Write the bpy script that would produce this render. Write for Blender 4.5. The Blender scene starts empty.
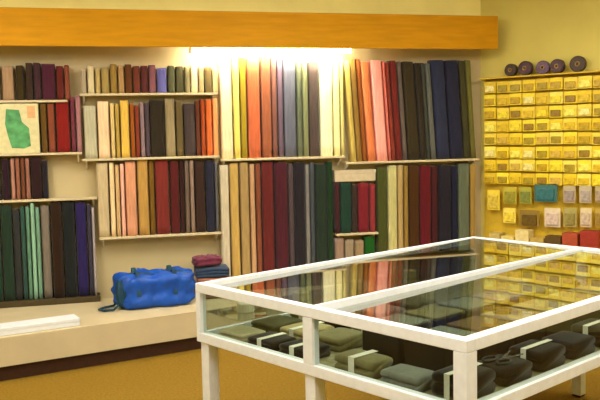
import bpy, bmesh, math, random
from mathutils import Vector, Matrix
R = math.radians
random.seed(7)
SC = bpy.context.scene
COL = SC.collection

# ------------------------------------------------------------------ camera
F = 800.0                       # focal length in pixels of a 600 px wide frame
CAMH = 1.6
pitch = math.atan(65/800.0)
roll = R(1.15)
fw = Vector((0, math.cos(pitch), -math.sin(pitch)))
r0 = Vector((1, 0, 0)); u0 = r0.cross(fw)
rt = (r0*math.cos(roll) - u0*math.sin(roll)).normalized()
up = rt.cross(fw).normalized()
cam_d = bpy.data.cameras.new('camera'); cam = bpy.data.objects.new('camera', cam_d); COL.objects.link(cam)
cam_d.sensor_width = 36; cam_d.lens = 36*F/600.0
cam.matrix_world = Matrix(((rt.x, up.x, -fw.x, 0), (rt.y, up.y, -fw.y, 0), (rt.z, up.z, -fw.z, CAMH), (0, 0, 0, 1)))
SC.camera = cam

def ray(px, py):
    return fw + rt*((px-300)/F) + up*((200-py)/F)

# ------------------------------------------------------------------ helpers
def lin(c):
    return tuple((v/255/12.92 if v/255 <= .04045 else ((v/255+.055)/1.055)**2.4) for v in c)

MATS = {}
def mat(name, rgb, rough=.6, spec=.3, metal=0.0, noise=.08, nscale=30.0, stretch=(1, 1, 1), bump=0.0, sheen=0.0, coat=0.0):
    if name in MATS: return MATS[name]
    m = bpy.data.materials.new(name); m.use_nodes = True
    nt = m.node_tree; b = nt.nodes['Principled BSDF']
    b.inputs['Roughness'].default_value = rough
    b.inputs['Specular IOR Level'].default_value = spec
    b.inputs['Metallic'].default_value = metal
    if sheen: b.inputs['Sheen Weight'].default_value = sheen
    if coat: b.inputs['Coat Weight'].default_value = coat
    c = lin(rgb)
    tc = nt.nodes.new('ShaderNodeTexCoord'); mp = nt.nodes.new('ShaderNodeMapping')
    mp.inputs['Scale'].default_value = stretch
    nz = nt.nodes.new('ShaderNodeTexNoise'); nz.inputs['Scale'].default_value = nscale; nz.inputs['Detail'].default_value = 3
    cr = nt.nodes.new('ShaderNodeValToRGB')
    lo = [max(0, v*(1-noise*2)) for v in c]; hi = [min(1, v*(1+noise*2)) for v in c]
    cr.color_ramp.elements[0].position = .3; cr.color_ramp.elements[1].position = .7
    cr.color_ramp.elements[0].color = (*lo, 1); cr.color_ramp.elements[1].color = (*hi, 1)
    L = nt.links.new
    L(tc.outputs['Object'], mp.inputs['Vector']); L(mp.outputs['Vector'], nz.inputs['Vector'])
    L(nz.outputs['Fac'], cr.inputs['Fac']); L(cr.outputs['Color'], b.inputs['Base Color'])
    if bump:
        bp = nt.nodes.new('ShaderNodeBump'); bp.inputs['Strength'].default_value = bump; bp.inputs['Distance'].default_value = .01
        L(nz.outputs['Fac'], bp.inputs['Height']); L(bp.outputs['Normal'], b.inputs['Normal'])
    MATS[name] = m
    return m

def emit_mat(name, rgb, strength):
    m = bpy.data.materials.new(name); m.use_nodes = True
    nt = m.node_tree; nt.nodes.clear()
    e = nt.nodes.new('ShaderNodeEmission'); o = nt.nodes.new('ShaderNodeOutputMaterial')
    e.inputs['Color'].default_value = (*rgb, 1); e.inputs['Strength'].default_value = strength
    nt.links.new(e.outputs[0], o.inputs['Surface'])
    return m

def glass_mat(name, tint, ior=1.6, both=1.9):
    m = bpy.data.materials.new(name); m.use_nodes = True
    nt = m.node_tree; nt.nodes.clear()
    t = nt.nodes.new('ShaderNodeBsdfTransparent'); t.inputs['Color'].default_value = (*tint, 1)
    g = nt.nodes.new('ShaderNodeBsdfGlossy'); g.inputs['Roughness'].default_value = .015
    fr = nt.nodes.new('ShaderNodeFresnel'); fr.inputs['IOR'].default_value = ior
    mx = nt.nodes.new('ShaderNodeMixShader'); o = nt.nodes.new('ShaderNodeOutputMaterial')
    L = nt.links.new
    ge = nt.nodes.new('ShaderNodeNewGeometry'); iv = nt.nodes.new('ShaderNodeMath'); iv.operation = 'SUBTRACT'; iv.inputs[0].default_value = both
    mb = nt.nodes.new('ShaderNodeMath'); mb.operation = 'MULTIPLY'; mb.inputs[1].default_value = both
    mu = nt.nodes.new('ShaderNodeMath'); mu.operation = 'MULTIPLY'; mu.use_clamp = True
    L = nt.links.new
    # both faces of the pane reflect: counted once, on the outer face
    L(ge.outputs['Backfacing'], mb.inputs[0]); L(mb.outputs[0], iv.inputs[1]); L(fr.outputs[0], mu.inputs[0]); L(iv.outputs[0], mu.inputs[1])
    L(mu.outputs[0], mx.inputs[0]); L(t.outputs[0], mx.inputs[1]); L(g.outputs[0], mx.inputs[2]); L(mx.outputs[0], o.inputs['Surface'])
    return m

def link(name, bm, m, parent=None, smooth=False):
    me = bpy.data.meshes.new(name)
    bmesh.ops.recalc_face_normals(bm, faces=bm.faces[:])
    bm.to_mesh(me); bm.free()
    if smooth:
        for p in me.polygons: p.use_smooth = True
    if m: me.materials.append(m)
    o = bpy.data.objects.new(name, me); COL.objects.link(o)
    if parent: o.parent = parent
    return o

def empty(name, loc, rz=0.0):
    o = bpy.data.objects.new(name, None); COL.objects.link(o)
    o.location = loc; o.rotation_euler = (0, 0, rz); o.empty_display_size = .1
    return o

USED = {}
def tag(o, label, cat, group=None):
    o['label'] = label; o['category'] = cat
    if group: o['group'] = group
    n = len(label.replace(',', '').split())
    if n < 4 or n > 16: print('LABEL LENGTH', n, label)
    if label in USED: print('DUPLICATE LABEL', label)
    USED[label] = 1
    return o

def struct(o):
    o['kind'] = 'structure'; return o

def box(bm, x0, x1, y0, y1, z0, z1, bevel=0.0, seg=2):
    vs = [bm.verts.new(p) for p in ((x0, y0, z0), (x1, y0, z0), (x1, y1, z0), (x0, y1, z0), (x0, y0, z1), (x1, y0, z1), (x1, y1, z1), (x0, y1, z1))]
    fs = [bm.faces.new([vs[i] for i in f]) for f in ((0, 3, 2, 1), (4, 5, 6, 7), (0, 1, 5, 4), (1, 2, 6, 5), (2, 3, 7, 6), (3, 0, 4, 7))]
    if bevel:
        es = list({e for f in fs for e in f.edges})
        bmesh.ops.bevel(bm, geom=es, offset=bevel, segments=seg, affect='EDGES', profile=.5)

def mbox(*a, **k):
    bm = bmesh.new(); box(bm, *a, **k); return bm

def tube(bm, p, q, r, n=8, caps=True):
    p = Vector(p); q = Vector(q); d = (q-p).normalized()
    a = d.orthogonal().normalized(); b = d.cross(a)
    r1 = [bm.verts.new(p+(a*math.cos(t)+b*math.sin(t))*r) for t in [2*math.pi*i/n for i in range(n)]]
    r2 = [bm.verts.new(q+(a*math.cos(t)+b*math.sin(t))*r) for t in [2*math.pi*i/n for i in range(n)]]
    for i in range(n):
        bm.faces.new((r1[i], r1[(i+1) % n], r2[(i+1) % n], r2[i]))
    if caps:
        bm.faces.new(r1); bm.faces.new(r2)

def lathe(bm, prof, n=20, axis='z', c=(0, 0, 0)):
    c = Vector(c); rings = []
    for r, h in prof:
        ring = []
        for i in range(n):
            t = 2*math.pi*i/n
            if axis == 'z': v = Vector((r*math.cos(t), r*math.sin(t), h))
            elif axis == 'y': v = Vector((r*math.cos(t), h, r*math.sin(t)))
            else: v = Vector((h, r*math.cos(t), r*math.sin(t)))
            ring.append(bm.verts.new(c+v))
        rings.append(ring)
    m = len(rings)
    for k in range(m):
        a, b = rings[k], rings[(k+1) % m]
        for i in range(n):
            bm.faces.new((a[i], a[(i+1) % n], b[(i+1) % n], b[i]))

# ------------------------------------------------------------------ the wall's own frame
WY = R(14.0)
W0 = Vector((-.85, 6.70, 0)); E = Vector((math.cos(WY), math.sin(WY), 0)); N = Vector((math.sin(WY), -math.cos(WY), 0))
def wp(u, o, z): return W0 + E*u + N*o + Vector((0, 0, z))
def wall_at(px, py, o):
    d = ray(px, py); p0 = W0 + N*o - Vector((0, 0, CAMH))
    t = p0.dot(N)/d.dot(N); P = d*t
    return (P - Vector((W0.x, W0.y, 0))).dot(E), P.z + CAMH

# right wall (meets the back wall in an open corner)
CORNER_U = wall_at(481, 200, 0)[0]
RY = R(-40.0)
K0 = wp(CORNER_U, 0, 0); RE = Vector((math.cos(RY), math.sin(RY), 0)); RN = Vector((math.sin(RY), -math.cos(RY), 0))
def rp(s, o, z): return K0 + RE*s + RN*o + Vector((0, 0, z))
def right_at(px, py, o):
    d = ray(px, py); p0 = K0 + RN*o - Vector((0, 0, CAMH))
    t = p0.dot(RN)/d.dot(RN); P = d*t
    return (P - Vector((K0.x, K0.y, 0))).dot(RE), P.z + CAMH

# ------------------------------------------------------------------ the room
CEIL = 3.05
M_tan = mat('shaded_wall_tan', (196, 178, 134), rough=.7, noise=.03, nscale=3)
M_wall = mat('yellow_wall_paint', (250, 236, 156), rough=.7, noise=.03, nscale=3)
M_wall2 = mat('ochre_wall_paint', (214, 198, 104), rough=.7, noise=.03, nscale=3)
M_floor = mat('golden_brown_carpet', (132, 101, 28), rough=.85, noise=.09, nscale=60, spec=.15, bump=.2)
M_ceil = mat('ceiling_paint', (235, 228, 205), rough=.8, noise=.02)

bm = bmesh.new()
LU = -4.2
pa = wp(LU, 0, 0); pc = wp(CORNER_U, 0, 0); pr = rp(3.4, 0, 0)
FLOORPTS = [pa, pc, pr, Vector((pr.x, -2.2, 0)), Vector((pa.x, -2.2, 0))]
def slab(name, z0, z1, m):
    bm = bmesh.new()
    lo = [bm.verts.new((p.x, p.y, z0)) for p in FLOORPTS]; hi = [bm.verts.new((p.x, p.y, z1)) for p in FLOORPTS]
    bm.faces.new(lo); bm.faces.new(hi)
    for i in range(5): bm.faces.new((lo[i], lo[(i+1) % 5], hi[(i+1) % 5], hi[i]))
    return struct(link(name, bm, m))
slab('floor', -.06, 0, M_floor)
slab('ceiling', CEIL, CEIL+.06, M_ceil)
def wall(name, a, b, m, th=.08):
    d = (b-a).normalized(); nrm = Vector((-d.y, d.x, 0))       # points outwards when walking clockwise
    bm = bmesh.new()
    q = [a, b, b+nrm*th, a+nrm*th]
    lo = [bm.verts.new((p.x, p.y, 0)) for p in q]; hi = [bm.verts.new((p.x, p.y, CEIL)) for p in q]
    bm.faces.new(lo); bm.faces.new(hi)
    for i in range(4): bm.faces.new((lo[i], lo[(i+1) % 4], hi[(i+1) % 4], hi[i]))
    return struct(link(name, bm, m))
wb_ = wall('wall_back', pa, pc, M_tan)
# one wall: brighter yellow for the light above the valance, tan for shade below
bm = bmesh.new(); bm.from_mesh(wb_.data)
bmesh.ops.bisect_plane(bm, geom=bm.verts[:]+bm.edges[:]+bm.faces[:], plane_co=(0, 0, 2.576), plane_no=(0, 0, 1))
wb_.data.materials.append(M_wall)
for f in bm.faces:
    if f.calc_center_median().z > 2.576: f.material_index = 1
bm.to_mesh(wb_.data); bm.free()
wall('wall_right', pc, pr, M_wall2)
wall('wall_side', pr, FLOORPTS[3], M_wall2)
wall('wall_front', FLOORPTS[3], FLOORPTS[4], M_wall)
wall('wall_left', FLOORPTS[4], pa, M_wall)

# ------------------------------------------------------------------ valance with its strip light
bm = bmesh.new()
VU0 = LU+.05; VU1 = wall_at(498, 40, .32)[0]
M_or = mat('orange_stained_wood', (200, 140, 12), rough=.6, noise=.05, nscale=4, stretch=(1, 8, 8), spec=.12)
M_or2 = mat('pale_board', (225, 200, 140), rough=.6, noise=.03)
val = link('valance', mbox(VU0, VU1, -.32, -.295, 2.307, 2.59, bevel=.003), M_or)
val.location = W0; val.rotation_euler = (0, 0, WY)
tag(val, 'long orange wooden valance running along the wall above the fabric bolts', 'valance')
o = struct(link('trim_1', mbox(VU0, VU1, -.2945, -.001, 2.565, 2.587), M_or2)); o.location = W0; o.rotation_euler = (0, 0, WY)

M_tube = emit_mat('lit_tube', (1.0, .97, .74), 125)
M_white = mat('white_enamel', (240, 232, 212), rough=.35, noise=.02, spec=.4)
tu0 = wall_at(192, 54, .2)[0]; tu1 = wall_at(350, 54, .2)[0]
lt = link('strip_light', mbox(tu0-.03, tu1+.03, -.235, -.165, 2.335, 2.40, bevel=.006), M_white)
lt.location = W0; lt.rotation_euler = (0, 0, WY)
tag(lt, 'glowing fluorescent strip light tucked under the orange valance', 'lamp')
bm = bmesh.new(); tube(bm, (tu0, -.2, 2.297), (tu1, -.2, 2.297), .015, 10)
link('lamp_tube', bm, M_tube, lt, smooth=True)
for s in (tu0-.022, tu1+.002):
    link('lamp_socket', mbox(s, s+.02, -.225, -.175, 2.275, 2.336, bevel=.004), M_white, lt)
bm = bmesh.new()
for s in (tu0+.2, tu1-.2): tube(bm, (s, -.2, 2.39), (s, -.2, 2.566), .006, 6)
link('hanger_rod', bm, M_white, lt)

# ------------------------------------------------------------------ fabric bolts
def fabric(rgb):
    # one material per cloth colour; the deeper dyes are a shade darker
    k = .72 + .28*(max(rgb)/255)**2
    rgb = tuple(int(v*k) for v in rgb)
    return mat('cloth_%02x%02x%02x' % rgb, rgb, rough=.85, spec=.12, noise=.07, nscale=22, stretch=(3, 3, .35), bump=.12, sheen=.15)
M_core = mat('brown_cardboard', (165, 130, 85), rough=.8, noise=.05)

def bolt_mesh(w, dep, h, sh, seed):
    """cloth wound flat on a board: a rounded, slightly spiral section with soft vertical folds."""
    rnd = random.Random(seed)
    bm = bmesh.new(); n = 28; lv = 9
    ph = [rnd.uniform(0, 6.28) for _ in range(6)]; st = rnd.uniform(0, 1)
    rings = []
    def sect(k):
        t = k/lv; z = h*t; ring = []
        for i in range(n):
            a = 2*math.pi*i/n
            ca, sa = math.cos(a), math.sin(a)
            p = .36
            x = abs(ca)**p*math.copysign(1, ca); y = abs(sa)**p*math.copysign(1, sa)
            frac = ((i/n)+st) % 1.0
            sp = 1 - .05*frac                                    # spiral step of the loose end
            rip = (.0022*math.sin(3*a+ph[0]+1.3*t) + .0016*math.sin(7*a+ph[1]-2*t) + .0012*math.sin(5*t*3+ph[2]))
            wx = w/2*(1-.03*math.sin(math.pi*t)) - .0035
            X = x*wx*sp + math.copysign(rip, x)*.3
            Y = y*(dep/2-.004)*sp + math.copysign(rip, y)*1.3
            X += sh*(t-1)*-1*0 + sh*(1-t)
            zz = z
            if k == lv: zz += .004*math.sin(2*a+ph[3])
            ring.append(bm.verts.new((X, Y-dep/2, zz)))
        return ring
    for k in range(lv+1): rings.append(sect(k))
    for k in range(lv):
        for i in range(n):
            bm.faces.new((rings[k][i], rings[k][(i+1) % n], rings[k+1][(i+1) % n], rings[k+1][i]))
    bm.faces.new(list(reversed(rings[0])))
    # the wound layers at the top: a rim, then a slot down to the board
    c = Vector((0, -dep/2, h)); prev = rings[-1]
    for f, dz in ((.82, .003), (.62, -.004), (.5, -.012)):
        ring = [bm.verts.new(((v.co.x-c.x)*f+c.x, (v.co.y-c.y)*f+c.y, h+dz)) for v in rings[-1]]
        for i in range(n): bm.faces.new((prev[i], prev[(i+1) % n], ring[(i+1) % n], ring[i]))
        prev = ring
    bm.faces.new(prev)
    return bm

NB = [0]
def bolt(u0, u1, z0, z1, rgb, dep, sh=0.0, off=0.012):
    w = u1-u0-.0025; h = z1-z0
    NB[0] += 1
    o = link('fabric_bolt', bolt_mesh(w, dep, h, sh, NB[0]), fabric(rgb), smooth=True)
    o.location = wp((u0+u1)/2, off, z0); o.rotation_euler = (0, 0, WY)
    link('core_board', mbox(-w*.14, w*.14, -dep*.74, -dep*.26, h-.03, h+.006, bevel=.001), M_core, o)
    return o

M_shelf = mat('cream_laminate', (206, 190, 152), rough=.5, noise=.03)
def wall_shelf(px0, px1, z, dep, label, th=.018):
    u0 = wall_at(px0, 150, .15)[0]; u1 = wall_at(px1, 150, .15)[0]
    o = link('wall_shelf', mbox(u0, u1, -dep, -.0015, -th, 0, bevel=.002), M_shelf)
    o.location = wp(0, 0, z); o.rotation_euler = (0, 0, WY)
    tag(o, label, 'shelf', 'shelves carrying the fabric bolts')
    for s in (u0+.03, u1-.03):
        bm = bmesh.new()
        vs = []
        for dx in (-.006, .006):
            vs.append([bm.verts.new((s+dx, y, zz)) for y, zz in ((-.0015, -th-.0005), (-dep*.8, -th-.0005), (-dep*.8, -th-.008), (-.012, -th-.07), (-.0015, -th-.07))])
        bm.faces.new(vs[0]); bm.faces.new(vs[1])
        for i in range(5): bm.faces.new((vs[0][i], vs[0][(i+1) % 5], vs[1][(i+1) % 5], vs[1][i]))
        link('bracket', bm, M_white, o)
    return o

OFF = .15
def zat(px, py): return wall_at(px, py, OFF)[1]
PLAT = .30
RISER = .345

# cells: shelf phrase, px of the floor line or fixed z, bolts (x0, x1, colour name, rgb, top y[, dx])
CELLS = []
def cell(phrase, zbot, bolts, dep=.125, sh=0.0, fixed=True):
    # neighbours of nearly one colour are one wide bolt
    mg = []
    for b in bolts:
        if mg:
            p = mg[-1]
            if math.dist(p[3], b[3]) < 34 and b[1]-p[0] <= 15.5 and p[0] >= 0:
                mg[-1] = (p[0], b[1], p[2], tuple((p[3][i]*(p[1]-p[0])+b[3][i]*(b[1]-b[0]))/(b[1]-p[0]) for i in range(3)), min(p[4], b[4])) + tuple(p[5:])
                continue
        mg.append(b)
    bolts = [b[:3] + (tuple(int(v) for v in b[3]),) + b[4:] for b in mg]
    names = [b[2] for b in bolts]
    for k, b in enumerate(bolts):
        x0, x1, nm, rgb, yt = b[:5]
        s = b[5] if len(b) > 5 else sh
        zt = zat((x0+x1)/2, yt + random.uniform(-1.5, 2.0))
        ym = (yt+150)/2
        u0 = wall_at(x0, yt+20, OFF)[0]; u1 = wall_at(x1, yt+20, OFF)[0]
        dd = dep*(.86+.14*random.random())
        o = bolt(u0, u1, zbot, zt, rgb, dd, s)
        L = names[k-1] if k else None; Rr = names[k+1] if k+1 < len(names) else None
        if L and Rr: t = 'between %s and %s' % (L, Rr)
        elif L: t = 'right end next to %s' % L
        elif Rr: t = 'left end next to %s' % Rr
        else: t = ''
        tag(o, ('%s fabric bolt on %s, %s' % (nm, phrase, t)).strip(', '), 'fabric bolt', 'fabric bolts along the shop wall')

S = {}
S['top'] = zat(150, 93); S['mid'] = zat(160, 157); S['low'] = zat(160, 235)
S['topL'] = zat(40, 100); S['midL'] = zat(40, 153); S['lowL'] = zat(45, 199)
S['D'] = zat(280, 157.5); S['E'] = zat(405, 160.5)
S['Es'] = zat(360, 233); S['Eg'] = PLAT

cell('top left shelf', S['topL'], [
    (-14, 0, 'dusty beige', (176, 142, 106), 64), (1, 14, 'pinkish tan', (190, 152, 116), 65), (15, 24, 'dark olive', (74, 58, 26), 65), (25, 33, 'umber', (80, 58, 46), 64), (33, 41, 'plum', (88, 52, 62), 64),
    (41, 49, 'aubergine', (92, 46, 70), 65), (49, 56, 'wine', (108, 40, 58), 65), (56, 64, 'dark red', (124, 42, 38), 66), (64, 70, 'rust brown', (158, 80, 56), 66)], dep=.12)
cell('top middle shelf', S['top'], [
    (81, 87, 'stone grey', (196, 178, 146), 68), (87, 95, 'ivory', (222, 204, 158), 65), (95, 101, 'straw', (206, 178, 112), 66), (101, 110, 'khaki', (186, 158, 92), 66), (110, 118, 'ochre', (176, 140, 66), 65), (118, 125, 'camel', (192, 150, 96), 66),
    (125, 133, 'chestnut', (124, 70, 32), 65), (133, 141, 'cocoa red', (134, 66, 48), 65), (141, 149, 'burgundy', (112, 52, 54), 65), (149, 157, 'dull mauve', (150, 94, 106), 66), (157, 168, 'periwinkle blue', (118, 114, 188), 67),
    (168, 176, 'moss grey', (104, 106, 76), 66), (176, 185, 'dark moss', (96, 92, 58), 66), (185, 191, 'greige', (160, 146, 104), 65), (191, 199, 'pale cream', (222, 206, 158), 65), (199, 205, 'sand', (190, 168, 118), 66), (205, 213, 'olive', (124, 104, 58), 66), (213, 219, 'pale fawn', (200, 172, 120), 66)], dep=.115)
cell('second left shelf', S['midL'], [
    (40, 47, 'bronze', (128, 92, 32), 104),
    (47, 55, 'brick', (162, 84, 56), 104), (55, 63, 'scarlet', (166, 36, 28), 104), (63, 70, 'deep red', (148, 34, 34), 102), (70, 75, 'raspberry', (140, 62, 80), 96), (75, 81, 'dusty pink', (186, 128, 132), 94)], dep=.12)
cell('second middle shelf', S['mid'], [
    (83, 90, 'silver white', (206, 194, 170), 106), (90, 97, 'mint white', (206, 206, 166), 105), (97, 104, 'shell', (244, 218, 178), 102), (104, 110, 'pale peach', (242, 200, 152), 101), (110, 115, 'pale gold', (232, 202, 132), 102), (115, 120, 'mustard', (200, 166, 76), 104),
    (120, 125, 'lemon', (226, 190, 84), 104), (125, 130, 'sunflower yellow', (242, 192, 82), 102), (130, 135, 'amber brown', (176, 92, 22), 103), (135, 140, 'redwood', (160, 68, 46), 104), (140, 145, 'lilac grey', (172, 142, 150), 103), (145, 150, 'smoky violet', (104, 84, 98), 104), (150, 158, 'espresso', (66, 52, 46), 101),
    (158, 165, 'black olive', (64, 56, 34), 102), (165, 171, 'pale sage', (164, 160, 112), 100), (171, 176, 'rosy beige', (186, 150, 120), 102), (176, 184, 'drab olive', (128, 108, 66), 102), (184, 190, 'slate brown', (92, 82, 80), 106), (190, 196, 'charcoal plum', (90, 70, 70), 104), (196, 201, 'terracotta', (136, 72, 48), 102),
    (201, 206, 'burnt orange', (190, 82, 34), 99), (206, 213, 'bright orange', (226, 112, 52), 98), (213, 219, 'apricot', (240, 156, 96), 99)], dep=.115)
cell('third left shelf', S['lowL'], [
    (-12, 0, 'black', (44, 30, 36), 158), (1, 9, 'blackberry', (60, 32, 48), 158), (10, 15, 'pale rose', (200, 142, 122), 160), (15, 20, 'clay', (178, 110, 84), 159), (20, 25, 'nut brown', (142, 82, 54), 158), (25, 30, 'pink clay', (184, 122, 102), 160), (30, 36, 'dark maroon', (64, 30, 32), 158), (36, 42, 'raisin', (58, 36, 44), 158), (42, 48, 'ink', (50, 44, 58), 159)], dep=.12)
cell('third middle shelf', S['low'], [
    (96, 102, 'pearl', (214, 198, 164), 164), (102, 109, 'oatmeal', (214, 188, 138), 163), (109, 115, 'vanilla', (242, 212, 160), 162), (115, 120, 'buff', (220, 182, 126), 164), (120, 125, 'baby pink', (244, 184, 162), 163), (125, 131, 'blush', (230, 160, 136), 162), (131, 137, 'peach', (224, 160, 108), 162),
    (137, 143, 'honey', (206, 152, 80), 162), (143, 149, 'gold', (204, 166, 86), 161), (149, 155, 'bronze', (144, 104, 32), 162), (155, 160, 'auburn', (134, 70, 54), 161), (160, 165, 'brick red', (152, 52, 46), 162), (165, 170, 'cherry red', (158, 46, 48), 162), (170, 175, 'crimson', (126, 30, 34), 162), (175, 180, 'mahogany', (98, 46, 42), 162),
    (180, 185, 'bitter chocolate', (74, 40, 34), 162), (185, 190, 'taupe', (142, 118, 102), 162), (190, 195, 'pale taupe', (170, 140, 122), 162), (195, 200, 'cocoa', (84, 50, 30), 161), (200, 206, 'sooty brown', (72, 54, 52), 162), (206, 211, 'dark slate', (58, 54, 68), 162), (211, 215.5, 'navy', (50, 56, 88), 162), (215.5, 218.5, 'steel', (124, 124, 136), 163)], dep=.115)
cell('dark plinth at left', RISER, [
    (-14, 0, 'forest', (38, 76, 50), 206), (0, 6, 'bottle green', (34, 74, 42), 206), (6, 12, 'spruce', (58, 70, 64), 208), (12, 20, 'graphite', (66, 66, 66), 212), (20, 25, 'deep teal', (62, 104, 92), 208), (25, 30, 'jade', (116, 166, 138), 206), (30, 35, 'mint green', (156, 206, 174), 205),
    (35, 40, 'seafoam', (134, 182, 150), 208), (40, 45, 'pewter', (142, 136, 120), 206), (45, 50, 'mushroom', (152, 132, 120), 206), (50, 56, 'dark chocolate', (62, 36, 22), 202), (56, 62, 'coffee', (58, 40, 24), 202), (62, 68, 'black green', (46, 58, 50), 202), (68, 75, 'midnight', (36, 32, 42), 201), (75, 81, 'indigo', (56, 40, 104), 204), (81, 87, 'royal navy', (52, 42, 112), 204), (87, 91.5, 'slate violet', (78, 72, 96), 206), (91.5, 95.2, 'pale lilac', (190, 178, 182), 208)], dep=.125)
cell('shelf under the light', S['D'], [
    (220, 226, 'chalk white', (246, 232, 196), 54), (226, 233, 'cream', (246, 228, 176), 54), (233, 240, 'pale yellow', (240, 222, 112), 56), (240, 247, 'olive gold', (186, 158, 40), 56), (247, 254, 'copper', (204, 108, 58), 57), (254, 261, 'coral', (226, 112, 82), 57), (261, 267, 'fox brown', (192, 112, 76), 57), (267, 272, 'cinnamon', (166, 96, 66), 58), (272, 278, 'rosewood', (152, 98, 86), 58),
    (278, 284, 'dusky purple', (134, 108, 128), 59), (284, 290, 'blue grey', (128, 130, 156), 59), (290, 297, 'steel blue', (118, 120, 134), 60), (297, 303, 'fern grey', (124, 132, 104), 60), (303, 309, 'sage', (152, 156, 110), 60), (309, 314, 'dark taupe', (110, 92, 84), 62), (314, 320, 'smoke', (104, 88, 84), 60), (320, 327, 'white', (250, 244, 206), 54), (327, 334, 'ivory white', (252, 246, 202), 53), (334, 341, 'butter cream', (248, 240, 176), 54), (341, 345, 'pale straw', (222, 208, 128), 56)], dep=.12)
cell('platform behind case', PLAT, [
    (220, 224, 'off white', (212, 200, 182), 166), (224, 230, 'bone', (226, 210, 172), 164), (230, 235, 'old gold', (222, 184, 104), 163), (235, 240, 'wheat', (204, 166, 90), 163), (240, 245, 'hay', (184, 156, 98), 164), (245, 250, 'biscuit', (200, 164, 108), 164), (250, 256, 'flesh pink', (212, 166, 122), 163), (256, 262, 'russet', (158, 88, 60), 163), (262, 268, 'brown red', (138, 60, 50), 163), (268, 275, 'claret', (116, 38, 44), 163), (275, 282, 'garnet', (106, 36, 48), 163),
    (282, 289, 'mulberry', (94, 46, 62), 163), (289, 295, 'grape grey', (108, 88, 94), 163), (295, 301, 'soot black', (54, 46, 50), 163), (301, 306, 'blue black', (54, 52, 66), 163), (306, 311, 'light grey', (154, 150, 146), 164), (311, 316, 'slate', (92, 98, 106), 164), (316, 322, 'dark spruce', (58, 70, 62), 163), (322, 328, 'pine', (46, 70, 50), 163), (328, 334, 'hunter green', (38, 74, 42), 163)], dep=.12)
cell('upper right shelf', S['E'], [
    (345, 351, 'maize', (216, 188, 96), 59), (351, 357, 'antique brass', (172, 132, 58), 59), (357, 362, 'caramel', (178, 100, 40), 60), (362, 367, 'tangerine', (226, 128, 70), 60), (367, 371, 'melon', (240, 140, 96), 60), (371, 383, 'candy pink', (255, 168, 156), 60), (383, 386, 'salmon pink', (224, 118, 104), 61), (386, 391, 'tomato', (168, 70, 54), 61), (391, 398, 'dark cherry', (140, 48, 42), 61),
    (398, 403, 'ash', (128, 112, 104), 62), (403, 409, 'army green', (84, 74, 46), 62), (409, 416, 'bark', (74, 60, 44), 62), (416, 422, 'dark umber', (68, 58, 44), 64), (422, 426, 'gunmetal', (92, 94, 82), 63), (426, 432, 'cool grey', (124, 126, 120), 63), (432, 439, 'denim', (66, 72, 104), 61), (439, 446, 'navy blue', (56, 60, 94), 60), (446, 453, 'dark navy', (54, 54, 86), 60), (453, 460, 'blue slate', (54, 56, 80), 60), (460, 467, 'dark khaki', (92, 88, 52), 60), (467, 473, 'avocado', (134, 128, 60), 60)], dep=.12, sh=.055)
cell('short right shelf', S['Es'], [
    (336, 341, 'dusky maroon', (92, 44, 48), 184), (341, 347, 'bottle teal', (46, 84, 70), 184), (347, 353, 'dark jade', (42, 80, 64), 184), (353, 359, 'peat', (78, 60, 52), 184), (359, 365, 'ruby', (138, 34, 48), 184), (365, 371, 'poppy', (160, 48, 58), 184), (371, 377, 'rose red', (170, 58, 64), 184)], dep=.12)
cell('platform below short shelf', PLAT, [
    (336, 346, 'rose grey', (178, 148, 130), 240), (346, 356, 'soft grey', (180, 160, 132), 241), (356, 366, 'fawn', (178, 152, 116), 240), (366, 372, 'leaf green', (40, 118, 40), 237), (372, 377, 'kelly green', (34, 112, 34), 237)], dep=.12)
cell('platform at right', PLAT, [
    (378, 384, 'dark fern', (96, 96, 46), 166), (384, 389, 'moss green', (96, 112, 48), 166), (389, 394, 'celery', (206, 206, 138), 165), (394, 399, 'parchment', (226, 212, 148), 165), (399, 405, 'flax', (204, 174, 114), 165), (405, 410, 'brass', (176, 142, 66), 166), (410, 416, 'tobacco', (98, 62, 18), 166), (416, 421, 'sepia', (92, 54, 30), 166), (421, 427, 'carmine', (128, 32, 42), 165), (427, 433, 'cranberry', (122, 34, 46), 165),
    (433, 440, 'oxblood', (96, 40, 44), 165), (440, 446, 'onyx', (58, 50, 52), 165), (446, 453, 'midnight blue', (46, 46, 72), 165), (453, 460, 'deep navy', (44, 44, 76), 165), (460, 466, 'grey teal', (118, 136, 118), 165), (466, 472, 'eucalyptus', (134, 140, 104), 165), (472, 478, 'tan', (186, 150, 72), 166)], dep=.12)

wall_shelf(-14.5, 69.5, S['topL'], .15, 'cream wall shelf, topmost at the far left under dark red bolts')
wall_shelf(-14.5, 81.6, S['midL'], .15, 'cream wall shelf at far left under the cream carton and scarlet bolt')
wall_shelf(-14.5, 95, S['lowL'], .15, 'cream wall shelf at far left with bare wall at its right end')
wall_shelf(82, 219, S['top'], .15, 'cream wall shelf under the periwinkle blue bolt')
wall_shelf(82, 219.3, S['mid'], .15, 'cream wall shelf under the bright orange and sunflower yellow bolts')
wall_shelf(95.8, 219, S['low'], .15, 'cream wall shelf under the baby pink bolts, above the blue bag')
wall_shelf(220.6, 345, S['D'], .155, 'cream wall shelf under the brightly lit white bolts')
wall_shelf(345.6, 479, S['E'], .155, 'cream wall shelf under the candy pink and navy bolts')
wall_shelf(335.5, 377.4, S['Es'], .15, 'short cream wall shelf under the ruby and teal bolts')

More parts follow.
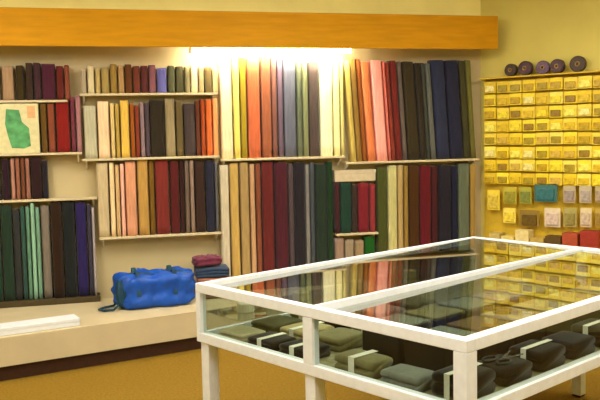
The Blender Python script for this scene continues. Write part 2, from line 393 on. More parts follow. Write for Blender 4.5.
# cream carton with a green leaf print standing on the second left shelf
u0 = wall_at(-14, 120, OFF)[0]; u1 = wall_at(38.5, 120, OFF)[0]
zt = zat(15, 103.5) - S['midL']
M_cream = mat('cream_carton', (216, 206, 156), rough=.55, noise=.04)
cc = link('printed_carton', mbox(u0, u1, -.14, -.012, .0005, zt, bevel=.004), M_cream)
cc.location = wp(0, 0, S['midL']); cc.rotation_euler = (0, 0, WY)
tag(cc, 'cream carton with a green leaf print standing on the second left shelf', 'box')
bm = bmesh.new(); lf = []
for px, py in ((6, 109), (19, 110), (22, 122), (29, 128), (31, 146), (24, 148.5), (12, 148), (8, 136), (5, 124)):
    u, z = wall_at(px, py, .14); lf.append((u, z-S['midL']))
fr = [bm.verts.new((x, -.1415, z)) for x, z in lf]; bk = [bm.verts.new((x, -.1402, z)) for x, z in lf]
bm.faces.new(fr); bm.faces.new(bk)
for i in range(len(lf)): bm.faces.new((fr[i], fr[(i+1) % len(lf)], bk[(i+1) % len(lf)], bk[i]))
link('leaf_print', bm, mat('leaf_green_print', (82, 150, 92), rough=.5, noise=.2, nscale=16), cc)
bm = mbox(wall_at(27, 110, .14)[0], wall_at(35, 110, .14)[0], -.1415, -.1402, zat(30, 118)-S['midL'], zat(30, 106)-S['midL'])
link('apricot_label', bm, mat('apricot_paper', (220, 170, 116), rough=.5, noise=.04), cc)

# pale carton lying flat over the short red and teal bolts
u0 = wall_at(336, 180, OFF)[0]; u1 = wall_at(377, 180, OFF)[0]
zb = zat(356, 183.5)
M_paleboard = mat('pale_grey_board', (206, 190, 160), rough=.6, noise=.04)
ck = link('flat_carton', mbox(u0, u1, -.115, -.015, .004, .1, bevel=.004), M_paleboard)
ck.location = wp(0, 0, zb+.012); ck.rotation_euler = (0, 0, WY)
tag(ck, 'pale grey flat carton lying across the short ruby and teal bolts', 'box')
link('lid', mbox(u0-.002, u1+.002, -.118, -.0125, .072, .104, bevel=.003), M_paleboard, ck)

# ------------------------------------------------------------------ low platform along the wall
M_plat = mat('beige_platform_paint', (198, 182, 146), rough=.55, noise=.03, nscale=5)
M_kick = mat('dark_brown_kick', (58, 32, 16), rough=.6, noise=.08)
def flr(px, py):
    d = ray(px, py); t = -CAMH/d.z; return Vector((d.x*t, d.y*t, 0))
f0 = flr(-60, 383); 
pa0 = flr(0, 383); pa1 = flr(195, 351)
dirp = (pa1-pa0).normalized()
q0 = pa0 - dirp*1.2
t = 0
bend = wp(.6, .46, 0)
# extend the front line until it is .46 m off the wall
k = pa1.copy()
while (k - W0).dot(N) > .46 and t < 200: k += dirp*.01; t += 1
end = wp(CORNER_U-.03, .46, 0); endw = wp(CORNER_U-.03, .002, 0)
q0w = wp((q0-W0).dot(E), .002, 0)
def prism(pts, z0, z1, bevel=0):
    bm = bmesh.new(); n = len(pts)
    lo = [bm.verts.new((p.x, p.y, z0)) for p in pts]; hi = [bm.verts.new((p.x, p.y, z1)) for p in pts]
    bm.faces.new(lo); f = bm.faces.new(hi)
    for i in range(n): bm.faces.new((lo[i], lo[(i+1) % n], hi[(i+1) % n], hi[i]))
    if bevel: bmesh.ops.bevel(bm, geom=list(f.edges), offset=bevel, segments=2, affect='EDGES')
    return bm
pts = [q0w, q0, k, end, endw]
cen = wp(.3, .1, 0)
pl = link('display_platform', prism(pts, .105, PLAT-.001, .006), M_plat)
tag(pl, 'long low beige display platform running along the foot of the fabric wall', 'platform')
ins = [p + (N*-.035 if p in (q0, k, end) else Vector()) for p in pts]
link('toe_kick', prism(ins, 0.001, .1045), M_kick, pl)

# dark plinth under the left bolts
u0 = wall_at(-14.5, 300, OFF)[0]; u1 = wall_at(100.5, 300, OFF)[0]
pz = link('plinth', mbox(u0, u1, -.17, -.004, 0, RISER-PLAT-.001, bevel=.003), mat('dark_olive_board', (70, 58, 32), rough=.6, noise=.06))
pz.location = wp(0, 0, PLAT); pz.rotation_euler = (0, 0, WY)
tag(pz, 'thin dark plinth on the platform under the mint and indigo bolts', 'plinth')

# white board lying along the front of the platform
M_sheet = mat('white_card', (222, 226, 232), rough=.4, noise=.015)
def plane_z(px, py, z):
    d = ray(px, py); t = (z-CAMH)/d.z; return Vector((d.x*t, d.y*t, z))
a = plane_z(80, 325.5, PLAT); dn = Vector((dirp.y, -dirp.x, 0))
ang = math.atan2(dirp.y, dirp.x)
wb = link('white_board', mbox(-1.3, 0, 0, .16, 0, .05, bevel=.004), M_sheet)
wb.location = (a.x, a.y, PLAT); wb.rotation_euler = (0, 0, ang)
tag(wb, 'long white flat box lying on the platform front at far left', 'box')
link('lid', mbox(-1.303, .003, -.003, .163, .032, .0525, bevel=.003), M_sheet, wb)

# ------------------------------------------------------------------ blue bag and folded cloth heap on the platform
def pillow(bm, sx, sy, sz, seed, n=14, pw=.45, amp=.012, pe=5):
    """soft rounded block with flat bottom and crumpled skin"""
    rnd = random.Random(seed); ph = [rnd.uniform(0, 6.28) for _ in range(8)]
    bmesh.ops.create_cube(bm, size=2)
    bmesh.ops.subdivide_edges(bm, edges=bm.edges[:], cuts=n, use_grid_fill=True)
    for v in bm.verts:
        x, y, z = v.co
        # squash the cube towards a soft superellipsoid
        k = (abs(x)**pe+abs(y)**pe+abs(z)**pe)**(1/pe)
        x, y, z = x/k, y/k, z/k
        w = 1 + .5*pw*(1-z*z)*.2
        d = amp*(math.sin(7*x+ph[0]+3*y)+.7*math.sin(11*y+ph[1]+5*z)+.6*math.sin(13*x-9*z+ph[2])+.5*math.sin(17*(x+y)+ph[3]))
        X, Y, Z = x*sx/2*w, y*sy/2*w, (z*.5+.5)*sz
        nrm = Vector((x, y, z*.6)).normalized()
        X += nrm.x*d; Y += nrm.y*d; Z += max(0, nrm.z)*d*1.2
        v.co = (X, Y, max(0, Z))

M_blue = mat('blue_nylon', (8, 74, 172), rough=.42, noise=.12, nscale=9, spec=.4, bump=.25)
M_teal = mat('dark_teal_trim', (22, 62, 84), rough=.6, noise=.1)
bag_p = plane_z(158, 305, PLAT)
bag_p = plane_z(155, 308.5, PLAT) + Vector((-.03, .15, 0))
bm = bmesh.new(); pillow(bm, .56, .28, .255, 3, amp=.014, pe=9)
bag = link('storage_bag', bm, M_blue, smooth=True)
bag.location = (bag_p.x, bag_p.y, PLAT+.002); bag.rotation_euler = (0, 0, R(20))
tag(bag, 'crumpled bright blue bag with dark straps lying on the beige platform', 'bag')
bm = bmesh.new()
for sx in (-.14, .14):
    prev = None
    for i in range(15):
        t = i/14; y = -.165+.33*t; z = .262+.015*math.sin(math.pi*t*3)
        if t < .12: z = .1+1.35*t
        if t > .88: z = .1+1.35*(1-t)
        row = [bm.verts.new((sx-.016, y*1.0, z)), bm.verts.new((sx+.016, y*1.0, z)), bm.verts.new((sx+.016, y*1.0, z+.006)), bm.verts.new((sx-.016, y*1.0, z+.006))]
        if prev:
            for j in range(4): bm.faces.new((prev[j], prev[(j+1) % 4], row[(j+1) % 4], row[j]))
        else: bm.faces.new(row)
        prev = row
    bm.faces.new(prev)
link('strap', bm, M_teal, bag)
bm = bmesh.new(); pillow(bm, .06, .25, .22, 5, n=8, amp=.006)
o = link('end_panel', bm, M_teal, bag, smooth=True); o.location = (-.262, 0, .012)
bm = bmesh.new(); pp = None
for q in ((-.27, -.1, .05), (-.33, -.13, .012), (-.40, -.12, .0105), (-.43, -.06, .0105), (-.38, .0, .0105), (-.31, .03, .012), (-.27, .05, .05)):
    if pp: tube(bm, pp, q, .009, 8)
    pp = q
link('shoulder_strap', bm, M_teal, bag, smooth=True)
bm = bmesh.new()
prev = None
for i in range(17):
    t = i/16; x = -.272+.545*t; y = -.05+.02*math.sin(5*t); z = .2535+.012*math.sin(9*t) - (.06*(abs(t-.5)*2)**6)
    row = [bm.verts.new((x, y-.02, z)), bm.verts.new((x, y+.02, z)), bm.verts.new((x, y+.016, z+.008)), bm.verts.new((x, y-.016, z+.008))]
    if prev:
        for j in range(4): bm.faces.new((prev[j], prev[(j+1) % 4], row[(j+1) % 4], row[j]))
    else: bm.faces.new(row)
    prev = row
bm.faces.new(prev)
link('zip_flap', bm, M_teal, bag)

def folded(name, sx, sy, sz, rgb, loc, rz, seed, parent=None, layers=3, wav=.004):
    """folded cloth: stacked layers joined by rounded folds at the front"""
    rnd = random.Random(seed); bm = bmesh.new()
    n = 9; ph = rnd.uniform(0, 6)
    prof = []
    lh = sz/layers
    # serpentine outline, front folds bulge
    out = []
    for k in range(layers):
        z0 = k*lh
        for i in range(7):
            a = -math.pi/2 + math.pi*i/6
            out.append((-sy/2+lh*.45-math.cos(a)*lh*.45, z0+lh/2+math.sin(a)*lh*.46))
    back = []
    for k in reversed(range(layers)):
        z0 = k*lh
        for i in range(7):
            a = math.pi/2 - math.pi*i/6
            back.append((sy/2-lh*.45+math.cos(a)*lh*.45, z0+lh/2+math.sin(a)*lh*.46))
    poly = out+back
    prev = None; first = None
    for i in range(n):
        t = i/(n-1); x = -sx/2+sx*t
        e = 1-.05*(abs(t-.5)*2)**4
        ring = [bm.verts.new((x, y*e, max(0, z*e+wav*math.sin(6*t+ph+y*20)*(z/sz)))) for y, z in poly]
        if prev:
            m = len(ring)
            for j in range(m): bm.faces.new((prev[j], prev[(j+1) % m], ring[(j+1) % m], ring[j]))
        else: first = ring
        prev = ring
    bm.faces.new(first); bm.faces.new(prev)
    o = link(name, bm, fabric(rgb), parent, smooth=True)
    o.location = loc; o.rotation_euler = (0, 0, rz)
    return o

hp = wp(wall_at(212, 290, .27)[0], .275, 0)
zc = PLAT+.002
for (rgb, sz, sx, dx, lab) in (((150, 110, 84), .085, .27, 0, 'fawn folded cloth, lowest of the heap beside the blue bag'),
                               ((196, 126, 104), .075, .26, .01, 'salmon folded cloth in the heap beside the blue bag'),
                               ((62, 84, 118), .075, .265, 0, 'steel blue folded cloth under the wine cloth beside blue bag')):
    o = folded('folded_cloth', sx, .2, sz, rgb, (hp.x+dx, hp.y, zc), R(14), int(sz*1000)+rgb[0]); zc += sz+.006
    tag(o, lab, 'folded cloth', 'folded cloths heaped beside the blue bag')
bm = bmesh.new(); pillow(bm, .21, .16, .075, 9, n=10, amp=.007)
o = link('crumpled_cloth', bm, fabric((136, 60, 84)), smooth=True); o.location = (hp.x-.04, hp.y, zc+.004); o.rotation_euler = (0, 0, R(25))
tag(o, 'crumpled wine coloured cloth on top of the steel blue folded cloth', 'cloth')

# ------------------------------------------------------------------ yellow card rack on the right wall
M_peg = mat('yellow_pegboard', (206, 172, 46), rough=.55, noise=.06, nscale=14)
ps1 = right_at(640, 150, .02)[0]
z_top = right_at(540, 77, .02)[1]; z_bot = right_at(540, 256, .02)[1]
pg = link('pegboard', mbox(.045, ps1, -.02, -.002, z_bot, z_top, bevel=.002), M_peg)
pg.location = K0; pg.rotation_euler = (0, 0, RY)
tag(pg, 'yellow pegboard panel on the right wall holding rows of yellow packets', 'pegboard')
M_steel = mat('hook_steel', (190, 180, 150), rough=.3, metal=.9, noise=.03)
ledge = link('top_ledge', mbox(.045, ps1, -.13, -.002, .003, .016, bevel=.002), M_peg)
ledge.location = rp(0, 0, z_top); ledge.rotation_euler = (0, 0, RY)
tag(ledge, 'yellow ledge above the pegboard carrying the dark ribbon rolls', 'shelf')

CARD_Y = [(244, 214, 46), (236, 204, 40), (250, 224, 56), (228, 194, 44), (242, 214, 70), (248, 228, 96)]
CARD_P = [('ochre', (190, 156, 30)), ('gold', (220, 186, 40)), ('olive', (168, 144, 36)), ('pale yellow', (248, 230, 100)), ('lemon', (244, 216, 50)), ('tan', (210, 174, 70)), ('brown', (150, 118, 36)), ('cream', (242, 224, 140))]
def packet(s, ztop, w, h, face, pack, dz=.66):
    bm = bmesh.new()
    # card with a rounded head and a hang hole tab
    outl = []
    r = .008
    for cx, cz, a0 in ((w/2-r, -r, 0), (-w/2+r, -r, 90), (-w/2+r, -h+r, 180), (w/2-r, -h+r, 270)):
        for i in range(4):
            a = R(a0+30*i); outl.append((cx+r*math.cos(a), cz+r*math.sin(a)))
    fr = [bm.verts.new((x, -.006, z)) for x, z in outl]; bk = [bm.verts.new((x, 0, z)) for x, z in outl]
    bm.faces.new(fr); bm.faces.new(bk)
    for i in range(len(outl)): bm.faces.new((fr[i], fr[(i+1) % len(outl)], bk[(i+1) % len(outl)], bk[i]))
    c = link('carded_packet', bm, mat('card_%02x%02x%02x' % face, face, rough=.45, noise=.05, nscale=25))
    c.location = rp(s, .075, ztop); c.rotation_euler = (0, 0, RY)
    bm = bmesh.new(); box(bm, -w*.38, w*.38, -.02, -.0062, -h*.9, -h*(1-dz), bevel=.006, seg=2)
    link('blister', bm, mat('pack_%02x%02x%02x' % pack, pack, rough=.3, noise=.12, nscale=40, spec=.45), c, smooth=False)
    return c

ORD = ['top', 'second', 'third', 'fourth', 'fifth', 'sixth', 'seventh', 'eighth', 'ninth', 'tenth']
COLN = ['first', 'second', 'third', 'fourth', 'fifth', 'sixth', 'seventh', 'eighth', 'ninth', 'tenth', 'eleventh', 'twelfth', 'thirteenth']
rowz = [right_at(540, y, .08)[1] for y in (79, 92.5, 106, 119.5, 133, 146.5, 160, 173.5)]
rnd = random.Random(11)
NC = 11
pitch_c = (ps1-.07)/NC
hooks = []
for r_, z in enumerate(rowz):
    for c_ in range(NC):
        s = .07 + pitch_c*(c_+.5)
        face = rnd.choice(CARD_Y); nm, pk = rnd.choice(CARD_P)
        o = packet(s + rnd.uniform(-.003, .003), z + rnd.uniform(-.004, .004), pitch_c*.95, .1, face, pk)
        tag(o, 'yellow carded packet with %s front, %s row, %s column from the corner' % (nm, ORD[r_], COLN[c_]), 'packet', 'yellow packets on the right wall')
        hooks.append((s, z-.012))
low = [
    # (px0, px1, py top, height px, face, pack, label)
    (487, 500, 190, 20, (236, 210, 70), (214, 186, 70), 'plain yellow packet hanging left of the olive packets'),
    (503, 517, 187, 17, (196, 180, 60), (150, 144, 50), 'olive packet with yellow card hanging low on the pegboard'),
    (519, 532, 187, 17, (176, 170, 60), (124, 132, 62), 'moss green packet hanging beside the teal one'),
    (534, 558, 184, 18, (70, 118, 112), (48, 108, 116), 'wide teal packet hanging low on the yellow pegboard'),
    (563, 576, 186, 17, (186, 170, 136), (160, 146, 140), 'grey mauve packet hanging right of the teal packet'),
    (579, 592, 186, 17, (196, 182, 150), (176, 162, 152), 'pale grey packet hanging second right of the teal packet'),
    (595, 608, 186, 17, (190, 170, 120), (170, 150, 130), 'taupe packet hanging at the frame edge beyond pale grey packet'),
    (503, 516, 208, 15, (246, 222, 96), (240, 210, 70), 'bright yellow packet hanging below the olive packet'),
    (519, 540, 210, 17, (150, 122, 50), (104, 80, 30), 'wide brown packet hanging below the moss green packet'),
    (544, 561, 208, 19, (226, 208, 176), (214, 190, 176), 'pale pink packet hanging below the teal packet'),
    (563, 577, 208, 19, (176, 164, 96), (150, 136, 76), 'sage packet hanging right of the pale pink packet'),
    (580, 592, 208, 19, (222, 204, 160), (206, 184, 160), 'cream packet hanging second right of the pale pink packet'),
    (595, 608, 208, 19, (190, 160, 70), (160, 130, 60), 'khaki packet hanging at the frame edge, lowest row'),
]
for x0, x1, yt, hp_, face, pk, lab in low:
    s0, z = right_at(x0, yt, .08); s1, _ = right_at(x1, yt, .08)
    _, zb_ = right_at((x0+x1)/2, yt+hp_, .08); _, zt_ = right_at((x0+x1)/2, yt, .08)
    o = packet((s0+s1)/2, zt_, (s1-s0)*.94, zt_-zb_, face, pk, dz=.74)
    tag(o, lab, 'packet', 'odd packets low on the right wall')
    hooks.append(((s0+s1)/2, zt_-.012))
for i, (s, z) in enumerate(hooks[:100]):
    bm = bmesh.new(); tube(bm, (s, -.0205, z), (s, -.0748, z), .002, 5)
    link('hook', bm, M_steel, pg)

# low ledge under the packets with boxes
lz = right_at(540, 250, .1)[1]
lg = link('wall_ledge', mbox(.05, ps1, -.2, -.0215, -.018, 0, bevel=.002), mat('pale_ledge', (222, 200, 140), rough=.5, noise=.04))
lg.location = rp(0, 0, lz); lg.rotation_euler = (0, 0, RY)
tag(lg, 'narrow pale ledge below the packets on the right wall', 'shelf')
BX = [(489, 499, 233, (206, 184, 110), 'straw coloured small box on the ledge nearest the corner'),
      (501, 513, 236, (226, 206, 120), 'pale yellow small box on the ledge, second from the corner'),
      (515, 528, 230, (236, 216, 150), 'cream small box on the low ledge below the brown packet'),
      (530, 543, 238, (196, 166, 84), 'tan small box on the ledge left of the dark brown box'),
      (545, 560, 236, (96, 72, 34), 'dark brown small box on the ledge below the pale pink packet'),
      (562, 577, 233, (176, 78, 50), 'brick red box on the ledge right of the dark brown box'),
      (580, 598, 231, (158, 52, 38), 'red box on the ledge at the right edge of the frame')]
for x0, x1, yt, rgb, lab in BX:
    s0, z = right_at(x0, yt, .15); s1, _ = right_at(x1, yt, .15)
    h = z-lz
    rp_ = rp((s0+s1)/2, .09, lz+.0005); w = (s1-s0)
    bm = mbox(-w/2, w/2, -.055, .055, 0, h*.62, bevel=.002)
    o = link('small_box', bm, mat('bx_%02x%02x%02x' % rgb, rgb, rough=.5, noise=.06)); o.location = rp_; o.rotation_euler = (0, 0, RY)
    tag(o, lab, 'box', 'small boxes on the right wall ledge')
    link('lid', mbox(-w/2-.002, w/2+.002, -.057, .057, h*.45, h, bevel=.003), mat('bx_%02x%02x%02x' % rgb, rgb), o)

# dark ribbon rolls on top of the pegboard
M_rib = [mat('dark_plum_ribbon', (78, 56, 66), rough=.5, noise=.15, nscale=50), mat('dark_brown_ribbon', (70, 54, 44), rough=.5, noise=.15, nscale=50), mat('dusky_violet_ribbon', (98, 74, 100), rough=.5, noise=.15, nscale=50)]
RL = [(510, .055, 1, 'dark brown ribbon roll on top ledge, leftmost of the dark rolls'), (524.5, .062, 0, 'plum ribbon roll on top ledge, second from left'),
      (542, .058, 2, 'violet ribbon roll on top ledge, left one of a close pair'), (556.5, .06, 0, 'plum ribbon roll on top ledge, right one of a close pair'), (577, .066, 1, 'dark brown ribbon roll standing alone at right of the top ledge')]
for px, r_, mi, lab in RL:
    s, _ = right_at(px, 70, .1)
    bm = bmesh.new()
    lathe(bm, [(r_*.32, -.026), (r_*.9, -.026), (r_, -.02), (r_, .02), (r_*.9, .026), (r_*.32, .026)], n=22, axis='y')
    o = link('ribbon_roll', bm, M_rib[mi], smooth=False)
    o.location = rp(s, .075, z_top+.0165+r_); o.rotation_euler = (0, 0, RY+R(rnd.uniform(-8, 8)))
    tag(o, lab, 'ribbon', 'ribbon rolls on top of the pegboard')
    bm = bmesh.new(); lathe(bm, [(r_*.2, -.028), (r_*.315, -.028), (r_*.315, .028), (r_*.2, .028)], n=16, axis='y')
    link('spool_core', bm, M_core, o)

# ------------------------------------------------------------------ glass display case
TOPZ = .90; BOTZ = .615
A = plane_z(195, 283, TOPZ); B = plane_z(467, 341, TOPZ)
dab = (B-A); dab.z = 0; LA = dab.length; dab.normalize()
TA = math.atan2(dab.y, dab.x)
# local frame: x along A->B (towards the viewer's right), y away along A->C
LB = 2.25
M_frame = mat('white_painted_metal', (228, 231, 236), rough=.38, noise=.02, spec=.4)
M_liner = mat('olive_grey_case_lining', (140, 134, 100), rough=.85, noise=.12, nscale=30)
M_glass = glass_mat('case_glass', (.86, .9, .86))
M_side = glass_mat('side_pane_glass', (.84, .88, .85), 1.42, 1.2)
case = empty('display_case', (A.x, A.y, 0), TA)
tag(case, 'large glass-topped display case with white frame and legs standing in the foreground', 'display case')
ct = Vector((math.cos(TA), math.sin(TA), 0)); cn = Vector((-math.sin(TA), math.cos(TA), 0))
def cp(a, b, z): return Vector((A.x, A.y, 0)) + ct*a + cn*b + Vector((0, 0, z))
RW = .045
def part(name, m, *a, **k):
    return link(name, mbox(*a, **k), m, case)
# posts and legs
for (x, y, w) in ((0, 0, .036), (LA-.058, 0, .058), (0, LB-.036, .036), (LA-.058, LB-.058, .058)):
    part('post', M_frame, x, x+w, y, y+w, BOTZ+.046, TOPZ-.0445, bevel=.002)
part('middle_post', M_frame, LA*.5-.028, LA*.5+.028, 0, .04, BOTZ+.046, TOPZ-.0445, bevel=.002)
part('middle_post', M_frame, LA*.5-.028, LA*.5+.028, LB-.04, LB, BOTZ+.046, TOPZ-.0445, bevel=.002)
part('middle_post', M_frame, LA-.04, LA, LB*.5-.028, LB*.5+.028, BOTZ+.046, TOPZ-.0445, bevel=.002)
for (x, y) in ((.02, .01), (LA*.5-.03, .01), (LA-.062, .01), (.02, LB-.07), (LA*.5-.03, LB-.07), (LA-.062, LB-.07)):
    lg_ = part('leg', M_frame, x, x+.06, y, y+.06, .012, BOTZ-.0005, bevel=.003)
    link('foot', mbox(x+.004, x+.056, y+.004, y+.056, .0005, .0115, bevel=.002), M_kick, lg_)
# rails
for z0, z1, nm in ((TOPZ-.044, TOPZ, 'top_rail'), (BOTZ, BOTZ+.0455, 'bottom_rail')):
    part(nm, M_frame, 0, LA, 0, RW, z0, z1, bevel=.003)
    part(nm, M_frame, 0, LA, LB-RW*.6, LB, z0, z1, bevel=.003)
    part(nm, M_frame, 0, RW*.6, RW+.0005, LB-RW*.6-.0005, z0, z1, bevel=.003)
    part(nm, M_frame, LA-RW, LA, RW+.0005, LB-RW*.6-.0005, z0, z1, bevel=.003)
part('deck', M_liner, RW*.6+.001, LA-RW-.001, RW+.001, LB-RW*.6-.001, BOTZ+.004, BOTZ+.022)
ZC = cp(0, LB, 0).y
def pane(x0, x1):
    # each top pane is tilted slightly towards the viewer, shaped to move its reflections
    bm = mbox(x0, x1, RW+.001, LB-RW*.6-.001, 0, .006)
    for v in bm.verts:
        v.co.z += TOPZ - .0095 - math.tan(R(.85))*(ZC - cp(v.co.x, v.co.y, 0).y)
    link('glass_top', bm, M_glass, case)
pane(RW*.6+.001, LA*.5-.0105); pane(LA*.5+.0105, LA-RW-.001)
part('middle_rail', M_frame, LA*.5-.01, LA*.5+.01, RW+.0005, LB-RW*.6-.0005, TOPZ-.044, TOPZ-.001, bevel=.002)
gz0, gz1 = BOTZ+.0465, TOPZ-.045
part('side_glass', M_side, .04, LA*.5-.029, .014, .018, gz0, gz1)
part('side_glass', M_side, LA*.5+.029, LA-.06, .014, .018, gz0, gz1)
part('side_glass', M_side, LA-.018, LA-.014, .06, LB*.5-.029, gz0, gz1)
part('side_glass', M_side, LA-.018, LA-.014, LB*.5+.029, LB-.06, gz0, gz1)
part('side_glass', M_side, .014, .018, .04, LB-.04, gz0, gz1)
part('side_glass', M_side, .04, LA-.06, LB-.018, LB-.014, gz0, gz1)
# narrow glass shelf along the back
SHZ = .752
part('glass_shelf', M_glass, .02, .3, .045, LB-.045, SHZ-.003, SHZ+.003)

# goods in the case
DK = BOTZ+.0225
M_lab = mat('white_paper_label', (236, 230, 216), rough=.5, noise=.02)
M_sil = mat('brushed_silver', (205, 205, 205), rough=.25, metal=.9, noise=.04)
def parcel(a, b, z, sx, sy, sz, rgb, lab, seed, band=None, rz=0.0):
    o = folded('folded_cloth', sx, sy, sz, rgb, cp(a, b, z), TA+rz, seed, layers=2, wav=.001)
    tag(o, lab, 'folded cloth', 'folded goods inside the display case')
    if band:
        bm = bmesh.new()
        w = sx*.08
        for f in ((-w, w, -sy/2-.0015, sy/2+.0015, sz*1.0+.0012, sz*1.0+.003), (-w, w, -sy/2-.003, -sy/2-.0016, .001, sz*1.0+.003)):
            box(bm, *f)
        link('paper_band', bm, band, o)
    return o
def scissors(a, b, z, L, rz, lab):
    o = empty('scissors', cp(a, b, z), TA+rz)
    tag(o, lab, 'scissors')
    for s in (-1, 1):
        bm = bmesh.new()
        p = [(0, s*.004), (L*.58, s*.03), (L*.6, s*.024), (0.0, -s*.008)]
        z0 = .002 if s < 0 else .006
        lo = [bm.verts.new((x, y, z0)) for x, y in p]; hi = [bm.verts.new((x, y, z0+.0035)) for x, y in p]
        bm.faces.new(lo); bm.faces.new(hi)
        for i in range(4): bm.faces.new((lo[i], lo[(i+1) % 4], hi[(i+1) % 4], hi[i]))
        link('blade', bm, M_sil, o)
        bm = bmesh.new()
        c = Vector((-L*.22, -s*.03, .008)); n = 16; k = 8
        rg = []
        for i in range(n):
            t = 2*math.pi*i/n; ctr = Vector((c.x+L*.2*math.cos(t), c.y+.022*math.sin(t), c.z)); dr = Vector((math.cos(t), math.sin(t), 0))
            rg.append([bm.verts.new(ctr+(dr*math.cos(2*math.pi*j/k)+Vector((0, 0, 1))*math.sin(2*math.pi*j/k))*.006) for j in range(k)])
        for i in range(n):
            for j in range(k): bm.faces.new((rg[i][j], rg[i][(j+1) % k], rg[(i+1) % n][(j+1) % k], rg[(i+1) % n][j]))
        link('handle', bm, mat('black_plastic', (30, 28, 28), rough=.4, noise=.05), o, smooth=True)
    return o

BK = (18, 15, 16); DB = (34, 25, 21); OL = (150, 140, 92); WH = (226, 222, 208); GR = (146, 148, 136); OG = (116, 108, 66); CH = (30, 27, 28); NV = (26, 29, 42)
a0 = LA-.05
# row along the near right face (x close to LA), going away
rows = [
    (LA-.16, .20, .15, .2, .09, BK, True, 'black folded cloth with white band, nearest the front corner post'),
    (LA-.16, .45, .15, .2, .07, CH, False, 'charcoal folded cloth along right glass, second from front corner'),
    (LA-.16, .70, .15, .2, .085, BK, True, 'black folded cloth with white band along right glass, third from corner'),
    (LA-.16, .95, .15, .2, .075, NV, False, 'blue black folded cloth along the right glass, fourth from corner'),
    (LA-.16, 1.20, .15, .2, .09, BK, True, 'black folded cloth with white band along right glass, fifth from corner'),
    (LA-.16, 1.45, .15, .2, .07, DB, False, 'dark brown folded cloth along right glass, sixth from corner'),
    (LA-.16, 1.70, .15, .2, .08, BK, False, 'plain black folded cloth at the far end along right glass'),
    (LA-.36, .13, .18, .14, .06, GR, False, 'grey folded cloth behind left glass, nearest the front corner'),
    (LA-.60, .13, .2, .14, .075, OL, True, 'olive folded cloth with white band behind the left glass'),
    (.62, .14, .18, .15, .05, BK, True, 'black folded cloth with white band left of the middle post'),
    (.40, .14, .18, .15, .045, CH, True, 'charcoal folded cloth with white band in the back left compartment'),
    (.18, .14, .18, .15, .04, (206, 190, 150), False, 'cream folded cloth in the back left corner of case'),
    (.62, .36, .18, .2, .06, OL, False, 'olive folded cloth in second row left of the middle post'),
    (.40, .36, .18, .2, .055, (196, 176, 120), True, 'tan folded cloth with white band in back left second row'),
    (.18, .36, .18, .2, .05, OG, False, 'dull olive folded cloth by the back glass, second row'),
    (.62, .62, .18, .2, .06, GR, True, 'grey folded cloth with white band in fourth row'),
    (.40, .62, .18, .2, .06, BK, False, 'plain black folded cloth in the fifth row'),
    (.18, .62, .18, .2, .05, OL, True, 'olive folded cloth with white band by the back glass'),
    (.62, .88, .18, .2, .06, (126, 84, 48), False, 'brown folded cloth in fourth row, middle'),
    (.40, .88, .18, .2, .06, GR, False, 'plain grey folded cloth in fifth row, middle'),
    (.62, 1.14, .18, .2, .06, OL, True, 'olive folded cloth with white band in fourth row, far half'),
    (.40, 1.14, .18, .2, .06, OG, False, 'dull olive folded cloth in fifth row, far half'),
    (.62, 1.42, .18, .2, .06, BK, True, 'black folded cloth with white band in fourth row, far half'),
]
for i, (a, b, sx, sy, sz, rgb, band, lab) in enumerate(rows):
    parcel(a, b, DK, sx, sy, sz, rgb, lab, 100+i, M_lab if band else None)
def tray(a, b, h, pad, lab):  # added boxes whose dark sides stand in for shade deep inside the case
    o = link('shade_box', mbox(-.1, .1, -.115, .115, 0, h, bevel=.003), mat('case_shade_brown', (26, 19, 17), rough=.55, noise=.06))
    o.location = cp(a, b, DK); o.rotation_euler = (0, 0, TA)
    tag(o, lab, 'box', 'added dark boxes giving the case inner shade')
    bm = bmesh.new(); box(bm, -.09, .09, -.105, .105, h+.0005, h+.012, bevel=.004)
    link('pad', bm, fabric(pad), o)
SG = (168, 172, 148); PM = (186, 178, 176); BP = (140, 104, 52); YO = (170, 158, 96)
for a, b, h, pad, lab in ((LA-.37, .345, .15, SG, 'added dark box with grey green pad, nearest the front corner of case'), (LA-.37, .59, .15, BP, 'added dark box with brown pad near front corner of case'),
        (LA-.37, .835, .15, PM, 'added dark box with mauve grey pad carrying the far scissors'), (LA-.37, 1.08, .15, SG, 'added dark box with grey green pad, right half middle of case'),
        (LA-.37, 1.325, .15, YO, 'added dark box with olive pad, right half of case, far part'), (LA-.37, 1.57, .15, SG, 'added dark box with grey green pad, right half near far end'),
        (LA-.60, .345, .165, SG, 'added dark box with grey green pad behind the banded olive cloth'), (LA-.60, .59, .165, YO, 'added dark box with olive pad beside the middle rail, nearer one'),
        (LA-.60, .835, .165, SG, 'added dark box with grey green pad beside the middle rail, centre'), (LA-.60, 1.08, .165, PM, 'added dark box with mauve grey pad beside the middle rail'),
        (LA-.60, 1.325, .165, SG, 'added dark box with grey green pad beside middle rail, far half'), (LA-.60, 1.57, .165, BP, 'added dark box with brown pad beside middle rail, far end')):
    tray(a, b, h, pad, lab)
# silver things lying on the goods
scissors(LA-.16, .45, DK+.0725, .2, R(95), 'silver scissors with black handles lying on the charcoal cloth by right glass')
scissors(LA-.37, .835, DK+.163, .17, R(30), 'silver scissors with black handles lying on the mauve grey pad')
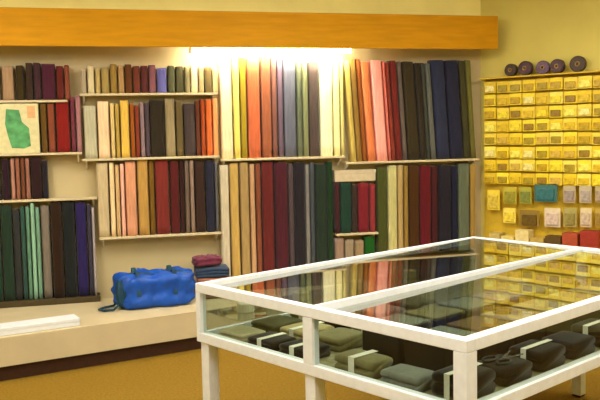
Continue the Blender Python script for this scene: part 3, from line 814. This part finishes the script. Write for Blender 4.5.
# pale lace rolls on the shelf along the back
for i, (b, rgb, lab) in enumerate(((.18, (214, 206, 176), 'cream lace roll on the glass shelf, nearest the left corner'), (.36, (176, 172, 140), 'grey green lace roll on the glass shelf, second from left'),
                                  (.54, (206, 186, 120), 'straw lace roll on the glass shelf, third from left'), (.95, (150, 154, 128), 'sage lace roll on the glass shelf near its middle'), (1.15, (98, 84, 70), 'brown lace roll on the glass shelf beside the sage roll'), (1.4, (160, 150, 90), 'olive lace roll on the glass shelf near far end'))):
    bm = bmesh.new(); r_ = .042
    lathe(bm, [(r_*.35, -.022), (r_*.92, -.022), (r_, -.017), (r_, .017), (r_*.92, .022), (r_*.35, .022)], n=20, axis='z')
    o = link('lace_roll', bm, fabric(rgb)); o.location = cp(.16, b, SHZ+.0035+.0225); o.rotation_euler = (0, 0, TA)
    tag(o, lab, 'lace', 'lace rolls on the shelf in the case')
    bm = bmesh.new(); lathe(bm, [(r_*.22, -.0222), (r_*.345, -.0222), (r_*.345, .024), (r_*.22, .024)], n=14, axis='z'); link('spool_core', bm, M_core, o)

# ------------------------------------------------------------------ unseen ceiling lights, added above the frame to brighten the room
M_pan = emit_mat('lit_diffuser', (1.0, .965, .86), 19)
for (x, y, lab) in ((-2.2, 4.4, 'unseen ceiling light left of the glass case near the fabric wall'), (.2, 4.7, 'unseen ceiling light over the back of the glass display case'), (2.2, 4.4, 'unseen ceiling light at right before the yellow pegboard'),
                    (-2.2, 1.8, 'unseen ceiling light at left above the viewer'), (.2, 1.8, 'unseen ceiling light in the middle above the viewer'), (2.2, 1.8, 'unseen ceiling light at right above the viewer')):
    o = link('added_ceiling_light', mbox(x-.32, x+.32, y-.62, y+.62, 2.80, 2.85, bevel=.004), M_white)
    tag(o, lab, 'lamp', 'unseen ceiling lights added for room light')
    link('diffuser', mbox(x-.29, x+.29, y-.59, y+.59, 2.70, 2.7995, bevel=.02), M_pan, o)
    for dy in (-.4, .4):
        bm = bmesh.new(); tube(bm, (x, y+dy, 2.8505), (x, y+dy, CEIL-.001), .008, 8)
        link('hanger_rod', bm, M_white, o)

w = bpy.data.worlds.new('world'); SC.world = w; w.use_nodes = True
w.node_tree.nodes['Background'].inputs[0].default_value = (1, .95, .85, 1); w.node_tree.nodes['Background'].inputs[1].default_value = .3
SC.view_settings.view_transform = 'Standard'; SC.view_settings.look = 'None'; SC.view_settings.gamma = 1; SC.view_settings.use_curve_mapping = False
SC.view_settings.exposure = 0.1
